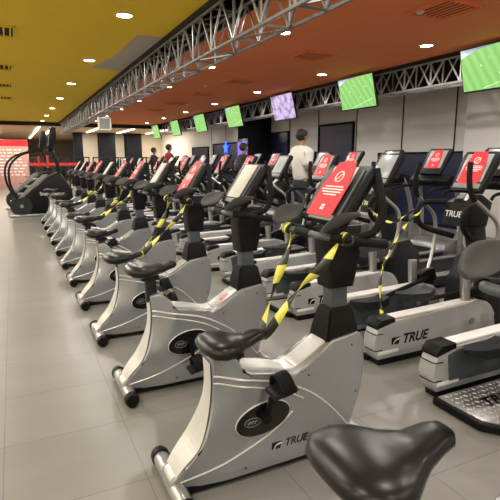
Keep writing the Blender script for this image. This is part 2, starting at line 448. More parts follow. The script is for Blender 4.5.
# red notice sheet laid on a console: local frame a (up the face), b (across)
def make_notice(wid=.215, hgt=.32):
    t = empty('notice_sign')
    sh = MB().prism([(-hgt / 2, -wid / 2), (hgt * .05, -wid / 2), (hgt / 2, -wid * .32), (hgt / 2, wid * .32), (hgt * .05, wid / 2), (-hgt / 2, wid / 2)], 0, .003, 0, ax='z')
    sh.build('sheet', 'red', t)
    ring = [(hgt * .22 + .03 * math.cos(a), .03 * math.sin(a), .0035) for a in [2 * PI * k / 24 for k in range(25)]]
    sy = MB().tube(ring, .0035, 6, cap=False); sy.tube([(hgt * .22 + .022, -.020, .0035), (hgt * .22 - .022, .020, .0035)], .003, 6)
    sy.build('prohibition_symbol', 'white', t)
    tx = MB()
    for i, (x, w) in enumerate([(.012, .7), (-.004, .82), (-.02, .74), (-.036, .5)]): tx.box((x, 0, .003), (.007, wid * w, .0015))
    tx.box((-hgt * .34, 0, .003), (.03, .028, .0015)); tx.box((-hgt * .34, 0, .0038), (.006, .02, .0012), mi=1)
    tx.build('printed_lines', ['white', 'red'], t)
    return t
notice0 = make_notice(); notice_used = [False]
def place_notice(loc, rot, label, group):
    o = notice0 if not notice_used[0] else copy_tree(notice0); notice_used[0] = True
    m = rot.to_4x4(); m.translation = loc; o.matrix_world = m
    return tag(o, label, 'sign', group)

SXS = {0: .80, 1: .872, 2: .765}
BIKE_Y = [.76, 2.0, 3.1, 4.22, 5.32, 6.38, 7.45, 8.55, 9.65, 10.75, 11.85, 12.95]
SEAT = [.90, .682, .83, .70, .765, .80, .74, .81, .76, .8, .75, .8]
CR = [1.9, .28, 3.0, .9, 2.3, 0.5, 3.4, 1.2, 2.2, .3, 1.8, 2.9]
RED = {1: 1, 3: 1, 5: 1, 6: 1, 8: 1, 9: 1}
bu = Vector((.57, 0, .82)).normalized(); brot = Matrix((bu, (0, 1, 0), bu.cross(Vector((0, 1, 0))))).transposed()
SEATW = ['whose saddle fills the bottom foreground', 'with red notice and striped tape', 'with beige console and red sticker', 'with low saddle and red notice']
bike0 = make_bike()
for k, y in enumerate(BIKE_Y):
    b = bike0 if k == 0 else copy_tree(bike0)
    b.location = (-.115 if k == 0 else 0, y, 0); b.rotation_euler.z = R(-2.5) if k == 0 else 0
    if k == 2:
        bd = [c for c in b.children if c.name.startswith('body_shroud')][0]; bd = bd
        q = Matrix.Rotation(-math.atan2(.1, .16), 3, 'Y')
        st = MB().box((1.32, -.02, .597), (.17, .05, .003), rot=q).build('warning_sticker', 'white', bd)
        st2 = [(1.32, -.02, .5995, .15, .034)]
        MB().box((1.32, -.02, .5988), (.15, .036, .003), rot=q).build('sticker_print', 'red', bd); MB().box((1.32, -.02, .6005), (.10, .008, .003), rot=q).build('sticker_print', 'white', bd)
    pose_bike(b, SEAT[k], CR[k], SXS.get(k, .80))
    d = SEATW[k] if k < 4 else 'on the grey tiles'
    tag(b, f'silver exercise bike {d}, {nth(k)} in the row', 'exercise bike', 'silver exercise bikes in the left row')
    if k in RED:
        sg = bu.cross(Vector((0, -1, 0))).normalized(); sg = sg if sg.x < 0 else -sg
        place_notice(Vector((1.475, y + .02, 1.375)) + sg * .034 + bu * .015, brot, f'red do-not-use notice on console of the {nth(k)} exercise bike', 'red notices on bike consoles')

# ------------------------------------------------------------ elliptical trainers
def make_elliptical():
    t = empty('elliptical_trainer')
    for s in (-1, 1):
        prof = sp2([(.03, .05), (-.012, .14), (-.005, .24), (.035, .325)], 4) + [(.08, .345)] + sp2([(.5, .355), (.9, .375), (1.12, .385), (1.25, .33), (1.31, .2), (1.3, .05)], 3)
        y0, y1 = s * .30 - .065, s * .30 + .065
        sh = MB().prism(prof, y0, y1, .018).build('side_shroud', 'silver_light', t)
        MB().prism([(.10, .30), (.13, .10), (1.15, .10), (1.15, .33), (.2, .325)], s * .235 - .004, s * .235 + .004, .002).build('inner_panel', 'slate', sh)
        MB().box((.62, s * .30, .372), (.95, .10, .018), bev=.006, rot=Matrix.Rotation(-R(1.6), 3, 'Y')).build('top_rail', 'white', sh)
        MB().prism([(.0, .30), (.005, .335), (.04, .368), (.17, .372), (.175, .335), (.1, .33)], y0 - .004, y1 + .004, .006).build('nose_cap', 'black', sh)
        for z in (.13, .26): MB().tube(spline([(.06, s * .30 - .068, z), (-.004, s * .30 - .06, z), (-.012, s * .30, z), (-.004, s * .30 + .06, z), (.06, s * .30 + .068, z)], 3), .004, 5).build('nose_groove', 'black', sh)
        MB().box((.12, s * .30, .105), (.2, .14, .03), bev=.006).build('lower_trim', 'white', sh)
        MB().prism([(.05, .0), (1.28, .0), (1.28, .05), (.04, .05)], s * .3 - .055, s * .3 + .055, .006).build('base_beam', 'black', t)
        MB().tube([(1.02, s * .30 - .067, .22), (1.02, s * .30 - .071, .22)], .03, 16).build('side_badge', 'midgrey', sh)
        # pedal and arm on inner side
        ped = MB(); x0 = .33 if s > 0 else .55; zz = .30 if s > 0 else .42; yy = s * .15
        ped.loft([[(x0 - .19, yy - .005, zz + .06), (x0 - .19, yy + .005, zz + .06), (x0 - .19, yy + .005, zz + .065), (x0 - .19, yy - .005, zz + .065)]] +
                 [[(x0 + dx, yy - .072 * w, zz + h0), (x0 + dx, yy + .072 * w, zz + h0), (x0 + dx, yy + .072 * w, zz + h1), (x0 + dx, yy - .072 * w, zz + h1)] for dx, w, h0, h1 in ((-.15, .6, .03, .065), (-.05, .95, -.01, .055), (.12, 1, -.015, .05), (.19, .9, .0, .075))])
        pd = ped.build('pedal', 'darkgrey', t)
        MB().tube(spline([(x0 - .05, yy, zz), (.75, s * .17, .40), (1.0, s * .22, .43), (1.15, s * .27, .45)], 4), .02, 8).build('pedal_arm', 'black', t)
        # swing arm
        MB().tube(spline([(1.0, s * .30, .36), (.99, s * .30, .46), (.975, s * .30, .62)], 3), .042, 12).build('arm_post', 'steel', t)
        MB().prism([(1.10, .42), (1.2, .36), (1.26, .44), (1.22, .53), (1.12, .52), (1.03, .48), (1.03, .42)], s * .3 - .05, s * .3 + .05, .01).build('arm_bracket', 'black', t)
        ar = MB().tube(spline([(1.17, s * .30, .47), (1.27, s * .33, .75), (1.27, s * .34, 1.0), (1.12, s * .33, 1.14), (.98, s * .31, 1.24)], 5), .018, 9).build('swing_arm', 'steel', t)
        MB().tube(spline([(1.0, s * .312, 1.22), (.955, s * .30, 1.30), (.945, s * .285, 1.42), (.965, s * .27, 1.53)], 4), .023, 10).build('grip', 'rubber', ar)
        # fixed loop handle
        MB().tube(spline([(1.24, s * .09, 1.17), (1.14, s * .2, 1.175), (1.02, s * .25, 1.165), (.955, s * .255, 1.10), (.965, s * .25, 1.0), (1.05, s * .22, .93), (1.26, s * .1, .86)], 5), .025, 10).build('loop_handle', 'rubber', t)
    # diamond tread step plate
    sp = MB().prism([(-.02, -.14), (.05, -.22), (.78, -.22), (.78, .18), (-.02, .18)], .045, .065, .004, ax='z')
    pl = sp.build('step_plate', 'steel', t)
    dm = MB()
    for i in range(19):
        for j in range(9):
            x = .02 + i * .04; y = -.195 + j * .043
            if x < .06 and y < -.15: continue
            a = R(45 if (i + j) % 2 else -45)
            dm.ball((x, y, .066), (.034, .013, .008), Matrix.Rotation(a, 3, 'Z'), 6, 4)
    dm.build('tread_pattern', 'bright', pl)
    MB().prism([(-.045, -.15), (.03, -.24), (.80, -.24), (.80, .20), (-.045, .20)], .005, .055, .008, ax='z').build('step_plate_edge', 'black', t)
    text('TRUE', .13, 'step_lettering', 'black', pl, facing((.30, -.02, .0725), (1, 0, 0), (0, 1, 0)), .3, .002)
    emblem('logo_emblem', .075, t, (.19, -.3665, .185))
    text('TRUE', .108, 'logo_lettering', 'gloss', t, facing((.385, -.3655, .185), *NEAR), .25, .003)
    # column, drive housing, console
    MB().prism([(1.3, .02), (1.75, .02), (1.8, .2), (1.76, .5), (1.6, .68), (1.42, .66), (1.30, .4)], -.2, .2, .03).build('drive_housing', 'darkgrey', t)
    MB().prism([(1.42, .6), (1.56, .62), (1.44, 1.2), (1.36, 1.22), (1.28, 1.12)], -.06, .06, .02).build('column', 'darkgrey', t)
    bx = MB().prism([(1.12, .98), (1.42, .96), (1.47, 1.18), (1.34, 1.25), (1.15, 1.18)], -.13, .13, .03).build('console_base', 'black', t)
    text('TRUE', .075, 'logo_lettering', 'white', bx, facing((1.119, .0, 1.08), (0, -1, 0), (0, 0, 1)), .2, .001)
    MB().tube([(1.2, -.05, 1.2), (1.31, -.05, 1.32)], .014, 8).build('sensor_bar', 'bright', bx)
    c0 = Vector((1.36, 0, 1.44)); u = Vector((.5, 0, .86)).normalized()
    rot = Matrix((u, (0, 1, 0), u.cross(Vector((0, 1, 0))))).transposed(); sg = 1 if (rot @ Vector((0, 0, 1))).x < 0 else -1
    cs = MB().prism([(-.2, -.16), (.15, -.19), (.2, -.17), (.2, .17), (.15, .19), (-.2, .16)], -.03, .03, .015, ax='z')
    bmesh.ops.transform(cs.bm, matrix=Matrix.Translation(c0) @ rot.to_4x4(), verts=cs.bm.verts)
    con = cs.build('console', 'black', t)
    MB().box(c0 + rot @ Vector((.03, 0, sg * .031)), (.28, .27, .005), rot=rot, bev=.002).build('console_screen', 'lcd', con)
    MB().box(c0 + rot @ Vector((-.15, 0, sg * .032)), (.05, .28, .012), rot=rot, bev=.004).build('control_strip', 'midgrey', con)
    return t
EL_Y = [1.85 + 1.17 * k for k in range(15)]
eu = Vector((.5, 0, .86)).normalized(); erot = Matrix((eu, (0, 1, 0), eu.cross(Vector((0, 1, 0))))).transposed()
EX = 2.35
el0 = make_elliptical()
ELRED = {1, 3, 5, 6, 8, 10, 11, 13}
for k, y in enumerate(EL_Y):
    e = el0 if k == 0 else copy_tree(el0)
    e.location = (EX, y, 0)
    d = {0: 'with diamond tread plate at right edge', 1: 'with lettered silver side and red notice', 2: 'with bare grey console'}.get(k, 'behind the exercise bikes')
    tag(e, f'silver elliptical trainer {d}, {nth(k)} in middle row', 'elliptical trainer', 'elliptical trainers in the middle row')
    if k in ELRED:
        sg = eu.cross(Vector((0, -1, 0))).normalized(); sg = sg if sg.x < 0 else -sg
        place_notice(Vector((EX + 1.36, y + .0, 1.44)) + sg * .037 + eu * .03, erot, f'red do-not-use notice on console of the {nth(k)} elliptical trainer', 'red notices on elliptical consoles')

# ------------------------------------------------------------ treadmills
def make_treadmill():
    t = empty('treadmill')
    MB().prism([(.0, .08), (.02, .16), (1.5, .19), (1.5, .06), (.05, .04)], -.36, .36, .015).build('deck_frame', 'darkgrey', t)
    for s in (-1, 1): MB().box((.76, s * .33, .188), (1.48, .10, .03), bev=.008, rot=Matrix.Rotation(-R(1.2), 3, 'Y')).build('side_rail', 'silver', t)
    MB().box((.77, 0, .18), (1.46, .54, .02), rot=Matrix.Rotation(-R(1.2), 3, 'Y')).build('running_belt', 'rubber', t)
    MB().prism(sp2([(1.38, .06), (1.40, .22), (1.5, .33), (1.7, .34), (1.85, .24), (1.88, .06)], 4), -.36, .36, .03).build('motor_hood', 'silver', t)
    for s in (-1, 1):
        MB().tube([(.1, s * .3, 0), (.1, s * .3, .06)], .035, 12).build('foot', 'rubber', t)
        MB().tube([(1.75, s * .3, 0), (1.75, s * .3, .08)], .035, 12).build('foot', 'rubber', t)
        MB().tube(spline([(1.66, s * .40, .12), (1.68, s * .40, .6), (1.6, s * .38, 1.0), (1.48, s * .33, 1.3)], 6), .045, 10, flat=.6).build('upright', 'midgrey', t)
        MB().tube(spline([(1.58, s * .37, 1.12), (1.35, s * .38, 1.15), (1.05, s * .38, 1.12), (.98, s * .38, 1.06)], 5), .021, 9).build('handrail', 'rubber', t)
    MB().prism([(1.38, 1.16), (1.60, 1.2), (1.62, 1.3), (1.42, 1.34), (1.34, 1.24)], -.38, .38, .02).build('console_tray', 'black', t)
    c0 = Vector((1.50, 0, 1.52))
    cs = MB().prism([(-.22, -.2), (.17, -.24), (.22, -.21), (.22, .21), (.17, .24), (-.22, .2)], -.03, .03, .015, ax='z')
    bmesh.ops.transform(cs.bm, matrix=Matrix.Translation(c0) @ erot.to_4x4(), verts=cs.bm.verts)
    sg = 1 if (erot @ Vector((0, 0, 1))).x < 0 else -1
    con = cs.build('console', 'black', t)
    MB().box(c0 + erot @ Vector((.03, 0, sg * .031)), (.30, .33, .005), rot=erot, bev=.002).build('console_screen', 'lcd', con)
    MB().tube(spline([(1.42, -.15, 1.25), (1.25, -.15, 1.24), (1.2, -.1, 1.24), (1.2, .1, 1.24), (1.25, .15, 1.24), (1.42, .15, 1.25)], 4), .018, 8).build('front_bar', 'rubber', t)
    return t
TX = 4.35; TR_Y = [4.45 + 1.03 * k for k in range(17)]
tr0 = make_treadmill()
TRRED = {1, 3, 6, 8, 9, 11, 13, 14}
for k, y in enumerate(TR_Y):
    e = tr0 if k == 0 else copy_tree(tr0)
    e.location = (TX, y, 0)
    d = {3: 'under the man in white', 1: 'with red notice'}.get(k, 'behind the elliptical trainers')
    tag(e, f'black and silver treadmill {d}, {nth(k)} in the far row', 'treadmill', 'treadmills under the hanging screens')
    if k in TRRED:
        sg = eu.cross(Vector((0, -1, 0))).normalized(); sg = sg if sg.x < 0 else -sg
        place_notice(Vector((TX + 1.5, y, 1.52)) + sg * .037 + eu * .03, erot, f'red do-not-use notice on console of the {nth(k)} treadmill', 'red notices on treadmill consoles')

# ------------------------------------------------------------ striped barrier tapes
def tape(path, label, w=.045, twist=2.2, ph=0.):
    P = spline(path, 14); b = MB(); prev = None; L = 0
    n = len(P)
    for i, p in enumerate(P):
        t = (P[min(i + 1, n - 1)] - P[max(i - 1, 0)]).normalized()
        a = t.cross(Vector((0, 1, .2))).normalized(); c = a.cross(t)
        q = ph + twist * PI * i / n; d = (a * math.cos(q) + c * math.sin(q)) * w / 2
        v = (b.bm.verts.new(p - d + d * 0), b.bm.verts.new(p + d + t * .02))
        if i: L += (p - P[i - 1]).length
        if prev: b.bm.faces.new((prev[0], prev[1], v[1], v[0])).material_index = int(L / .10) % 2
        prev = v
    o = b.build('barrier_tape', ['yellow', 'tapeblk'])
    md = o.modifiers.new('thick', 'SOLIDIFY'); md.thickness = .0015
    return tag(o, label, 'barrier tape', 'yellow and black barrier tapes')
def knot(c, label):
    b = MB()
    for k in range(5):
        b.tube(spline([Vector(c) + Vector((.026 * math.cos(a), (k - 2) * .009 + .008 * math.sin(2 * a), .025 * math.sin(a))) for a in [2 * PI * q / 8 + k for q in range(9)]], 3), .007, 5, mi=0 if k % 3 else 1)
    tag(b.build('tape_wrap', ['yellow', 'tapeblk']), label, 'barrier tape', 'tape wraps on handlebars')
for k, nm in ((1, 'nearest'), (3, 'second'), (5, 'third'), (7, 'fourth')):
    y = BIKE_Y[k]; z = SEAT[k]; nx = SXS.get(k, .80) + .165
    far = tape([(1.29, y + .13, 1.20), (1.235, y + .11, 1.07), (1.165, y + .08, (1.2 + z) / 2), (nx + .02, y + .03, z + .045), (nx - .02, y + .01, z + .005)], f'striped barrier tape from far handlebar end to saddle, {nm} taped exercise bike')
    tape([(1.34, y - .20, 1.185), (1.27, y - .16, 1.05), (1.18, y - .10, (1.18 + z) / 2), (nx + .03, y - .02, z + .04), (nx - .02, y + .0, z)], f'striped barrier tape from near handlebar end to saddle, {nm} taped exercise bike', ph=.8)
for k in (1, 3):
    y = BIKE_Y[k]; o = {1: 'nearest taped exercise bike', 3: 'second nearest taped exercise bike'}[k]
    knot((1.27, y + .14, 1.20), f'yellow tape wrapped around far handlebar of the {o}')
    knot((1.36, y - .22, 1.19), f'yellow tape wrapped around near handlebar of the {o}')
tape([(EX + .97, 3.05 + .19, 1.1), (3.1, 3.2, .98), (2.85, 3.1, .80), (2.62, 2.95, .62), (2.5, 2.78, .36)], 'thin striped tape from loop handle of the lettered elliptical trainer down to its base', .028, 6)
tape([(EX + .97, 4.22 + .19, 1.1), (3.15, 4.35, .9), (3.05, 4.2, .6), (2.9, 3.97, .40)], 'thin striped tape hanging from the bare-console elliptical trainer', .028, 6)
tape([(EX + .95, 4.15, 1.3), (3.28, 3.9, 1.05), (3.3, 3.6, .95), (3.3, 3.32, 1.1)], 'thin striped tape strung between loop handles of two elliptical trainers', .028, 6)

# ------------------------------------------------------------ stair climbers at the aisle
def make_climber():
    t = empty('stair_climber')
    wh = MB(); wh.tube([(.22, -.30, .30), (.22, -.27, .30), (.22, -.20, .30)], [.26, .29, .29], 28); wh.tube([(.22, -.32, .30), (.22, -.30, .30)], .12, 20)
    wh.build('wheel_cover', 'darkgrey', t)
    MB().tube([(.22, -.335, .30), (.22, -.32, .30)], .05, 16).build('wheel_cap', 'midgrey', t)
    body = MB().prism([(.05, .15), (.35, .05), (1.5, .05), (1.6, .3), (1.55, .75), (1.25, 1.22), (.95, 1.10), (.55, .75), (.2, .5)], -.28, .28, .04).build('body_shroud', 'black', t)
    MB().prism([(.14, .50), (.30, .56), (.95, 1.16), (.80, 1.15), (.45, .84)], -.31, -.25, .015).build('side_arch', 'midgrey', t)
    text('StairMaster', .14, 'side_lettering', 'pale', body, facing((1.02, -.284, .62), *NEAR), 0, 0)
    for i in range(4): MB().box((.06 + .2 * i, 0, .42 + .2 * i), (.24, .46, .04), bev=.008).build('step', 'midgrey', t)
    for s in (-1, 1):
        MB().tube(spline([(.12, s * .3, .5), (-.02, s * .3, .9), (.0, s * .3, 1.35), (.25, s * .3, 1.65), (.65, s * .3, 1.8), (1.0, s * .28, 1.9), (1.12, s * .2, 1.85)], 6), .03, 9).build('handrail', 'black', t)
        MB().tube(spline([(1.25, s * .2, 1.15), (1.22, s * .2, 1.5), (1.1, s * .16, 1.85)], 5), .035, 9).build('mast', 'black', t)
    MB().prism([(.98, 1.80), (1.12, 1.78), (1.25, 2.2), (1.24, 2.45), (1.1, 2.47), (1.06, 2.2)], -.17, .17, .03).build('console', 'black', t)
    MB().box((.98, 0, 1.5), (.05, .22, .34), bev=.01).build('towel_board', 'red', t)
    MB().box((.4, 0, .04), (1.0, .6, .06), bev=.01).build('base_frame', 'steel', t)
    return t
cl = make_climber(); cl.location = (-.08, 14.9, 0)
tag(cl, 'black stair climber machine with round wheel cover, beside the far end of bikes', 'stair climber', 'stair climbers by the aisle')
c2 = copy_tree(cl); c2.location = (-.2, 17.2, 0)
tag(c2, 'black stair climber machine standing behind the nearer stair climber', 'stair climber', 'stair climbers by the aisle')

# ------------------------------------------------------------ people
def skin_obj(name, verts, edges, radii, m, parent, root=0, sub=2):
    me = bpy.data.meshes.new(name); me.from_pydata(verts, edges, [])
    me.materials.append(M[m]); o = bpy.data.objects.new(name, me); COL.objects.link(o); o.parent = parent
    md = o.modifiers.new('skin', 'SKIN'); md.use_smooth_shade = True
    for i, r in enumerate(radii):
        sv = me.skin_vertices[0].data[i]; sv.radius = r if isinstance(r, tuple) else (r, r); sv.use_root = (i == root)
    s = o.modifiers.new('sub', 'SUBSURF'); s.levels = sub; s.render_levels = sub
    return o
def person(name, loc, rz, shirt, label, s=1.0, sleeves='short'):
    t = empty(name, loc, rz); t.scale = (s, s, s); tag(t, label, 'person', 'people on the treadmills')
    # faces +x ; left = +y
    V, E, Rr = [], [], []
    def add(p, r, par=None):
        V.append(p); Rr.append(r); i = len(V) - 1
        if par is not None: E.append((par, i))
        return i
    pel = add((0, 0, .95), (.10, .08)); wa = add((.01, 0, 1.10), (.125, .095), pel); ch = add((.0, 0, 1.30), (.14, .10), wa); up = add((-.01, 0, 1.42), (.12, .085), ch)
    nk = add((.0, 0, 1.50), .052, up); nt = add((.02, 0, 1.56), .05, nk)
    hd = add((.035, 0, 1.63), (.072, .082), nt); top = add((.03, 0, 1.71), (.068, .08), hd)
    hands = []; joints = {}
    for sd, kx in ((1, .2), (-1, -.12)):
        hip = add((0, sd * .09, .90), .07, pel); kn = add((kx * .55 + .05, sd * .10, .50), .058, hip); an = add((kx * 1.0 - .03, sd * .10, .10), .037, kn)
        hl = add((kx - .05, sd * .10, .045), .036, an); add((kx + .12, sd * .11, .03), .03, hl)
        sh = add((-.01, sd * .175, 1.40), .062, up); ebx = -.02 if sd > 0 else -.06
        el = add((ebx, sd * .235, 1.12), .042, sh); wr = add((ebx + .21, sd * .20, 1.06), .028, el); pm = add((ebx + .28, sd * .195, 1.06), (.036, .018), wr)
        joints[sd] = (sh, el, wr, kn, an, hip)
        hands.append((ebx + .30, sd * .195, 1.06, sd))
    body = skin_obj('body', V, E, Rr, 'skin', t)
    for hx, hy, hz, sd in hands:
        for q, (dy, ln) in enumerate(((-.027, .065), (-.009, .075), (.009, .07), (.027, .055))):
            MB().tube([(hx - .01, hy + dy, hz + .004), (hx + ln * .5, hy + dy, hz + .004), (hx + ln * .8, hy + dy, hz - .02), (hx + ln * .75, hy + dy, hz - .045)], [.0095, .009, .0085, .007], 7).build('finger', 'skin', t)
        MB().tube([(hx - .05, hy - sd * .03, hz), (hx - .01, hy - sd * .052, hz - .01), (hx + .02, hy - sd * .052, hz - .03)], [.012, .010, .008], 7).build('thumb', 'skin', t)
    # face, hair
    f = MB(); f.ball((.118, 0, 1.645), (.035, .026, .04)); f.ball((.10, 0, 1.60), (.03, .05, .014), mi=1)
    for sd in (1, -1): f.ball((.100, sd * .032, 1.668), (.016, .024, .014), mi=2); f.ball((.108, sd * .032, 1.668), (.006, .01, .01), mi=3); f.ball((.02, sd * .083, 1.645), (.035, .018, .06))
    f.build('face', ['skin', 'tred', 'white', 'hair'], t)
    h = MB().ball((.005, 0, 1.69), (.225, .19, .215), u=20, v=14)
    for v in h.bm.verts:
        if v.co.x > .055 and v.co.z < 1.70: v.co.x = .055
        if v.co.z < 1.585: v.co.z = 1.585
    h.build('hair', 'hair', t)
    # clothes
    V, E, Rr = [], [], []
    a = add((0, 0, .88), (.172, .14)); b_ = add((.01, 0, 1.08), (.17, .135), a); c = add((0, 0, 1.28), (.215, .16), b_); d = add((-.01, 0, 1.42), (.17, .12), c); add((0, 0, 1.52), .075, d)
    for sd in (1, -1):
        ebx = -.02 if sd > 0 else -.06
        q = add((-.01, sd * .175, 1.385), .108, d); e = add((ebx * .8 - .005, sd * .228, 1.15), .10, q)
        if sleeves == 'long': e = add((ebx, sd * .235, 1.12), .055, e); add((ebx + .19, sd * .202, 1.062), .04, e)
    skin_obj('shirt', V, E, Rr, shirt, t)
    V, E, Rr = [], [], []
    a = add((0, 0, .98), (.15, .12))
    b2 = add((0, 0, .88), (.16, .13), a)
    for sd, kx in ((1, .2), (-1, -.12)):
        q = add((0, sd * .09, .80), .112, b2); k2 = add((kx * .55 + .05, sd * .10, .50), .072, q); add((kx * 1.0 - .03, sd * .10, .12), .055, k2)
    skin_obj('trousers', V, E, Rr, 'pants', t)
    for sd, kx in ((1, .2), (-1, -.12)):
        so = MB(); rr = [[(kx + dx, sd * .105 + w * math.cos(q), .0 + hh * (.5 + .5 * math.sin(q))) for q in [2 * PI * i / 10 for i in range(10)]] for dx, w, hh in ((-.10, .03, .07), (-.07, .042, .10), (.0, .045, .10), (.08, .05, .07), (.15, .045, .055), (.18, .02, .03))]
        so.loft(rr).build('shoe', 'midgrey', t, ang=70)
    return t
person('person', (4.70, 7.54, .203), R(8), 'tshirt', 'man in a white t-shirt and dark trousers walking on a treadmill', 1.06)
person('person', (5.0, 10.63, .205), 0, 'tblk', 'person in a black top on a treadmill by the glowing purple screen', .98, 'long')
person('person', (5.0, 16.81, .205), 0, 'tred', 'person in a dark red top on a treadmill', 1.06, 'long')
person('person', (5.0, 18.87, .205), 0, 'tblk', 'person in black beside the person in dark red, furthest on the treadmills', 1.02, 'long')

# ------------------------------------------------------------ the room
CZ = 3.3; YB = -4.5; YE = 25.2; YF = 52; XL = -5.5; XR = 9.0; TOP = 4.1
struct(MB().box(((XL + XR) / 2, (YB + YF) / 2, -.05), (XR - XL + .4, YF - YB + .4, .1)).build('floor', 'floor'))
fl = bpy.data.objects['floor']
struct(MB().box(((XL + 2.12) / 2, (YB + YE) / 2, CZ + .04), (2.12 - XL, YE - YB, .08)).build('ceiling', 'yceil'))
bpy.data.objects['ceiling']['label'] = 'mustard yellow painted ceiling'
o = struct(MB().box(((2.62 + 6.7) / 2, (YB + YE) / 2, CZ + .04), (6.7 - 2.62, YE - YB, .08)).build('ceiling_orange', 'oceil')); 
o = struct(MB().box(((XL + XR) / 2, (YE + YF) / 2, CZ - .06), (XR - XL, YF - YE, .08)).build('ceiling_wood', 'wood'))
struct(MB().box(((XL + XR) / 2, (YB + YE) / 2, TOP + .05), (XR - XL + .4, YE - YB + .4, .1)).build('ceiling_void', 'void'))
struct(MB().box(((XL + XR) / 2, YE, 3.62), (XR - XL, .25, .98)).build('trim_1', 'void'))
for i, x in enumerate((2.13, 2.61, 6.71)): struct(MB().box((x, (YB + YE) / 2, 3.31), (.03, YE - YB, .14)).build('trim_%d' % (i + 2), 'void'))
struct(MB().box((XL - .1, (YB + YF) / 2, TOP / 2), (.2, YF - YB, TOP)).build('wall_left', 'beige'))
struct(MB().box(((XL + XR) / 2, YB - .1, TOP / 2), (XR - XL, .2, TOP)).build('wall_rear', 'beige'))
struct(MB().box(((XL + XR) / 2, YF + .1, TOP / 2), (XR - XL, .2, TOP)).build('wall_far', 'beige'))
struct(MB().box((XR + .1, (YB + YF) / 2, TOP / 2), (.2, YF - YB, TOP)).build('wall_right', 'wall'))
# seams between wall panels
sm = MB()
for y in (5.2, 7.95, 9.6, 11.45, 13.4, 15.2, 19.2, 21, 22.8): sm.box((8.995, y, 2.05), (.02, .03, 4.1))
struct(sm.build('trim_5', 'void'))
struct(MB().box((8.96, (YB + YE) / 2, 3.65), (.08, YE - YB, .95)).build('trim_6', 'void'))  # black strip standing in for the unlit wall above the truss
# navy glazing
WN = [(7.6, 10.4, .0, 1.72), (11.55, 13.3, .1, 2.62), (13.5, 15.1, .1, 1.8), (15.25, 16.5, .1, 2.55), (18.9, 22.5, .1, 2.3), (23.2, 25.6, .1, 2.2), (3.0, 5.0, .1, 1.7)]
for i, (a, b, z0, z1) in enumerate(WN):
    w = struct(MB().box((8.985, (a + b) / 2, (z0 + z1) / 2), (.05, b - a, z1 - z0)).build('window_%d' % (i + 1), 'navy'))
    fr = MB()
    for yy in (a, b): fr.box((8.965, yy, (z0 + z1) / 2), (.07, .05, z1 - z0 + .05))
    fr.box((8.965, (a + b) / 2, z1), (.07, b - a, .05)); fr.box((8.965, (a + b) / 2, z0 + .03), (.07, b - a, .06))
    fr.build('window_frame', 'pillar', w)
struct(MB().box((8.8, 6.2, 1.5), (.4, 2.3, 3.0), bev=.01).build('wall_pier', 'wall'))
for i, (x, y, wx, wy) in enumerate([(8.75, 17.6, .5, 2.0), (5.4, 31.6, .95, .8), (7.05, 31.6, .95, .8), (3.7, 31.6, .5, .6)]):
    struct(MB().box((x, y, 1.65), (wx, wy, 3.3 if y < 20 else 3.14), bev=.01).build('wall_pillar_%d' % (i + 1), 'pillar'))
struct(MB().box((6.6, 32.2, 1.59), (5.6, .3, 3.18)).build('wall_partition', 'beige'))

# ------------------------------------------------------------ trusses
def truss(name, label, x0, x1, z0, z1, y0, y1, step, r, tm='truss'):
    t = empty(name, (0, 0, 0)); t.location = ((x0 + x1) / 2, y0, z0)
    ox, oy, oz = t.location
    def P(x, y, z): return (x - ox, y - oy, z - oz)
    for x in (x0, x1):
        for z in (z0, z1):
            MB().tube([P(x, y0, z), P(x, y1, z)], r * 1.5, 8).build('chord', tm, t)
    n = int((y1 - y0) / step)
    for x in (x0, x1):
        b = MB()
        for i in range(n):
            ya = y0 + i * step; yb = ya + step / 2; yc = ya + step
            b.tube([P(x, ya, z0), P(x, yb, z1)], r, 5, cap=False); b.tube([P(x, yb, z1), P(x, yc, z0)], r, 5, cap=False); b.tube([P(x, ya, z0), P(x, ya, z1)], r, 5, cap=False)
        b.build('side_lattice', tm, t)
    for z in (z0, z1):
        b = MB()
        for i in range(n):
            ya = y0 + i * step; yb = ya + step
            b.tube([P(x0, ya, z), P(x1, ya, z)], r, 5, cap=False); b.tube([P(x0, ya, z), P(x1, yb, z)] if i % 2 else [P(x1, ya, z), P(x0, yb, z)], r, 5, cap=False)
        b.build('cross_lattice', tm, t)
    h = MB(); y = y0 + 1
    while y < y1:
        for x in (x0, x1): h.tube([P(x, y, z1), P(x, y, TOP)], .008, 5)
        y += 3
    h.build('hanger_rod', tm, t)
    return tag(t, label, 'truss')
truss('ceiling_truss', 'long grey lattice truss between the yellow and orange ceilings', 2.17, 2.47, 2.78, 3.24, .5, 24.8, .62, .0125)
truss('ceiling_truss', 'grey lattice truss along the right wall behind the hanging screens', 6.95, 7.25, 2.86, 3.36, 1.5, 24.8, .66, .016, 'truss_lit')

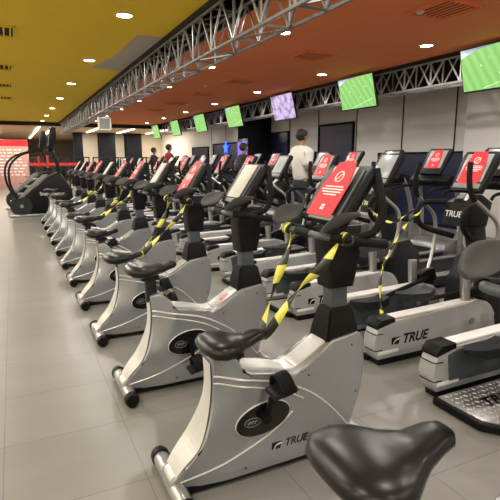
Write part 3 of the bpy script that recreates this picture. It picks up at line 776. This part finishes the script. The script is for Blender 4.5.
# ------------------------------------------------------------ screens
TVY = [5.2, 8.42, 11.5, 14.7, 17.85, 21.0, 24.2]
for i, y in enumerate(TVY):
    t = empty('television', (6.6, y, 2.93)); t.rotation_euler = (0, R(-14), 0)
    MB().box((0, 0, 0), (.05, 1.15, .67), bev=.008).build('frame', 'frame', t)
    m = news_mat() if i == 2 else pitch_mat(i * .7)
    sc = MB().box((-.027, 0, .005), (.004, 1.11, .625)).build('screen', m, t)
    if i != 2:
        MB().prism([(-.1, .315), (.55, .315), (.55, .20), (.3, .275)], -.0305, -.0295, ax='x').build('stand_image', 'crowd', sc)
        b = MB(); b.tube([(-.03, -.5, -.15), (-.03, .2, -.29)], .003, 4)
        for yy, zz in ((.2, .05), (-.1, -.1), (-.3, .1), (.05, .15)): b.box((-.03, yy, zz), (.003, .012, .03))
        b.build('pitch_marking', 'pline', sc)
    MB().box((.06, 0, .1), (.08, .3, .2), bev=.01).tube([(.08, 0, .1), (.16, 0, .42)], .02, 8).build('mount', 'black', t)
    tag(t, f'hanging television showing {"a purple news programme" if i == 2 else "a green football pitch"}, {nth(i)} along the truss', 'television', 'televisions hung from the wall truss')

# ------------------------------------------------------------ lights
def make_down():
    t = empty('ceiling_downlight')
    r = MB(); ring = [(.10 * math.cos(a), .10 * math.sin(a), -.004) for a in [2 * PI * k / 28 for k in range(29)]]
    r.tube(ring, .012, 8, cap=False).build('trim_ring', 'trim', t)
    MB().tube([(0, 0, -.003), (0, 0, -.010)], .092, 28).build('lens', 'lamp', t)
    return t
dl = make_down(); used = False
def down(x, y, label, grp, E, vis=True, spot=True):
    global used
    if vis:
        o = dl if not used else copy_tree(dl); used = True
        o.location = (x, y, CZ); tag(o, label, 'ceiling light', grp)
    L = bpy.data.lights.new('lamp', 'SPOT'); L.energy = E; L.color = (1, .965, .91); L.shadow_soft_size = .05; L.spot_size = R(176); L.spot_blend = .2
    lo = bpy.data.objects.new('lamp', L); COL.objects.link(lo); lo.location = (x, y, CZ - .03)
EN = 70
for k, y in enumerate([.35, 3.35, 6.35, 9.35, 12.3, 15.3, 18.3, 21.3, 24.2]):
    down(1.38, y, f'round glowing downlight in yellow ceiling, {nth(k - 2) if k > 1 else "above the camera"}', 'downlights in the yellow ceiling', EN, k > 1)
for k, y in enumerate([.35, 3.3, 6.2, 9.0, 11.8, 14.95, 17.6, 20.5, 23.4]):
    down(3.54, y, f'round glowing downlight in orange ceiling beside the long truss, {nth(k - 2) if k > 1 else "overhead"}', 'downlights in the orange ceiling beside the long truss', EN, k > 1)
for k, y in enumerate([.1, 2.95, 5.9, 8.75, 11.7, 14.7, 17.6, 20.5, 23.4]):
    down(5.92, y, f'round glowing downlight in orange ceiling near the televisions, {nth(k - 2) if k > 1 else "overhead"}', 'downlights in the orange ceiling near the televisions', EN, k > 1)
for y in (-2.6, .4, 3.4, 6.4, 9.4, 12.4, 15.4, 18.4, 21.4):
    down(-1.5, y, '', '', EN * 1.4, False); down(-4.1, y, '', '', EN * 1.4, False)
for x in (1.38, 3.54, 5.92): down(x, -2.6, '', '', EN, False)
# linear lights on the wood ceiling
for i, (x, y0, y1) in enumerate([(1.35, 27, 33), (1.35, 35, 41), (2.05, 29, 36), (-.6, 27, 34), (4.2, 26.5, 31), (6.0, 26.5, 31), (7.8, 26.5, 31)]):
    o = MB().box((0, 0, 0), (.12, y1 - y0, .04), bev=.01).build('linear_light', 'linear', None, (x, (y0 + y1) / 2, CZ - .125))
    tag(o, ['white linear light on wood ceiling, nearer of the aisle pair', 'white linear light on wood ceiling, farther along the aisle', 'white linear light on wood ceiling, right beside the aisle pair', 'white linear light on wood ceiling at the left edge', 'white linear light before the beige wall, left one', 'white linear light before the beige wall, middle one', 'white linear light before the beige wall, right one'][i], 'ceiling light', 'linear lights on the wood ceiling')
    L = bpy.data.lights.new('lamp', 'AREA'); L.shape = 'RECTANGLE'; L.size = .12; L.size_y = y1 - y0; L.energy = 110; L.color = (1, .9, .75)
    lo = bpy.data.objects.new('lamp', L); COL.objects.link(lo); lo.location = (x, (y0 + y1) / 2, CZ - .16)

# ------------------------------------------------------------ ceiling bits
o = struct(MB().prism([(1.50, 10.0), (1.72, 8.95), (1.74, 7.25), (2.11, 7.22), (2.11, 10.2)], CZ - .006, CZ + .01, ax='z').build('ceiling_patch', 'patch'))
def make_vent(pm):
    t = empty('ceiling_vent')
    f = MB()
    for s in (-1, 1): f.box((s * .29, 0, -.01), (.03, .61, .03)); f.box((0, s * .29, -.01), (.61, .03, .03))
    f.build('vent_frame', pm, t)
    b = MB().box((0, 0, .001), (.56, .56, .006)); b.build('vent_backing', 'void', t)
    g = MB()
    for i in range(7): g.box((-.24 + i * .08, 0, -.012), (.02, .56, .006), rot=Matrix.Rotation(.5, 3, 'Y'))
    g.build('vent_slat', pm, t)
    return t
vts = [make_vent('yceil'), make_vent('oceil')]
VY = [(-.12, 7.8), (-.15, 10.7), (-.15, 13.2), (-.15, 15.8)]; VO = [(4.73, 4.46), (4.73, 7.3), (4.75, 10.3), (4.75, 12.7), (4.78, 15.0), (4.7, 17.3)]
for i, (x, y) in enumerate(VY + VO):
    y_ = i < 4; k = i if y_ else i - 4; v0 = vts[0 if y_ else 1]
    o = v0 if k == 0 else copy_tree(v0); o.location = (x, y, CZ)
    tag(o, f'square slotted air vent in the {"yellow ceiling at left edge" if y_ else "orange ceiling"}, {nth(k)}', 'ceiling vent', 'air vents in the ceiling')
for i, (x, y) in enumerate([(4.5, 4.62), (4.28, 11.2), (5.15, 15.1)]):
    o = MB().tube([(0, 0, 0), (0, 0, -.03), (0, 0, -.05)], [.05, .045, .02], 16).build('smoke_detector', 'trim', None, (x, y, CZ)); tag(o, f'small round smoke detector in orange ceiling, {nth(i)}', 'smoke detector', 'smoke detectors')
# hanging frame under the long truss
t = empty('hanging_sign', (2.3, 13.6, 2.50))
f = MB()
for s in (-1, 1): f.box((s * .15, 0, 0), (.03, .1, .32)); f.box((0, 0, s * .15), (.32, .1, .03))
f.build('frame', 'pale', t); MB().box((0, 0, 0), (.29, .03, .29)).build('panel', 'midgrey', t)
MB().tube([(0, 0, .15), (0, 0, .3)], .02, 8).build('hanger', 'truss', t)
tag(t, 'small pale framed box hanging under the long lattice truss', 'sign')

# ------------------------------------------------------------ far things
t = empty('price_board', (-.7, 30, 0))
MB().box((0, 0, 1.35), (3.1, .08, 2.6), bev=.01).build('panel', mat('board_pink', (.60, .32, .29), .6), t)
MB().box((0, -.045, 2.47), (3.1, .02, .34)).build('header', 'red', t)
b = MB(); random.seed(3)
for r_ in range(9):
    x = -1.35
    while x < 1.2:
        w = random.uniform(.1, .32); b.box((x + w / 2, -.045, 2.1 - r_ * .17), (w, .01, .07)); x += w + .08
b.build('printed_rows', 'white', t)
for s in (-1, 1): MB().box((s * 1.3, 0, .03), (.08, .5, .06)).build('foot', 'steel', t)
tag(t, 'tall pink and red price board with rows of white print at far left', 'sign')
o = MB().box((0, 0, 0), (3.4, .03, .13)).build('barrier_banner', 'red', None, (2.3, 24, 1.36)); 
for s in (-1, 1): MB().tube([(s * 1.65, 0, -1.36), (s * 1.65, 0, .08)], .03, 8).build('post', 'steel', o)
tag(o, 'long red banner strip across the hall behind the stair climbers', 'banner')
# glowing kiosk & star sign
t = empty('advertising_kiosk', (8.0, 16.95, 0)); MB().box((0, 0, 1.175), (.12, .95, 2.35), bev=.01).build('body', 'frame', t)
MB().box((-.065, 0, 1.35), (.01, .82, 1.75)).build('screen', 'purple', t); b = MB()
for i in range(5): b.box((-.072, 0, .8 + i * .22), (.004, .5, .05))
b.build('printed_rows', 'bluesign', t)
tag(t, 'upright glowing purple screen kiosk by the dark pillar', 'kiosk')
b = MB(); pts = []
for i in range(10):
    a = PI / 2 + i * PI / 5; r_ = .3 if i % 2 == 0 else .13; pts.append((r_ * math.cos(a), r_ * math.sin(a)))
o = b.prism(pts, -.03, .03, ax='x').build('star_sign', 'bluesign', None, (8.9, 20.8, 2.1)); tag(o, 'glowing blue star sign on the far right wall', 'sign')
# boxy far gym rigs in the background hall
def make_rig():
    t = empty('weight_machine')
    for s in (-1, 1):
        MB().box((s * .5, 0, .85), (.06, .06, 1.7), bev=.01).build('upright', 'darkgrey', t); MB().box((s * .5, 0, .04), (.1, .9, .08), bev=.01).build('foot', 'black', t)
    MB().box((0, 0, 1.68), (1.06, .06, .06), bev=.01).build('crossbar', 'darkgrey', t)
    b = MB()
    for i in range(12): b.box((0, .1, .12 + i * .06), (.3, .14, .05))
    b.build('weight_stack', 'black', t)
    MB().box((0, -.35, .5), (.3, .45, .08), bev=.02).build('seat', 'rubber', t)
    MB().box((0, -.12, .9), (.28, .08, .6), bev=.02).build('backrest', 'rubber', t)
    MB().tube([(0, -.3, 0), (0, -.3, .48)], .04, 8).build('leg', 'darkgrey', t)
    return t
rg = make_rig(); k = 0
for row, y in enumerate((26.5, 28.5, 34)):
    for x in ((1.6, 3.1, 4.6, 6.1, 7.6) if row < 2 else (1.2, 3.0)):
        o = rg if k == 0 else copy_tree(rg); o.location = (x, y, 0); o.rotation_euler.z = R(random.choice((0, 12, -15)))
        tag(o, f'dark framed weight machine, {["front", "middle", "back"][row]} background row, {ORD[int((x - 1) / 1.5)].replace("nearest", "first")} from the left', 'weight machine', 'weight machines in the far hall'); k += 1

# ------------------------------------------------------------ camera and view
sc = bpy.context.scene
cam = bpy.data.cameras.new('camera'); co = bpy.data.objects.new('camera', cam); COL.objects.link(co); sc.camera = co
cam.sensor_width = 36; cam.lens = 36 * 480 / 500; cam.clip_end = 200; cam.clip_start = .02
co.location = (0, 0, 1.55)
co.rotation_euler = (PI / 2 - math.atan(90 / 480), 0, -math.atan(238 / 488.4))
w = bpy.data.worlds.new('world'); w.use_nodes = True; sc.world = w
w.node_tree.nodes['Background'].inputs[0].default_value = (.02, .02, .02, 1)
sc.view_settings.view_transform = 'Standard'; sc.view_settings.look = 'None'; sc.view_settings.exposure = .14; sc.view_settings.gamma = 1
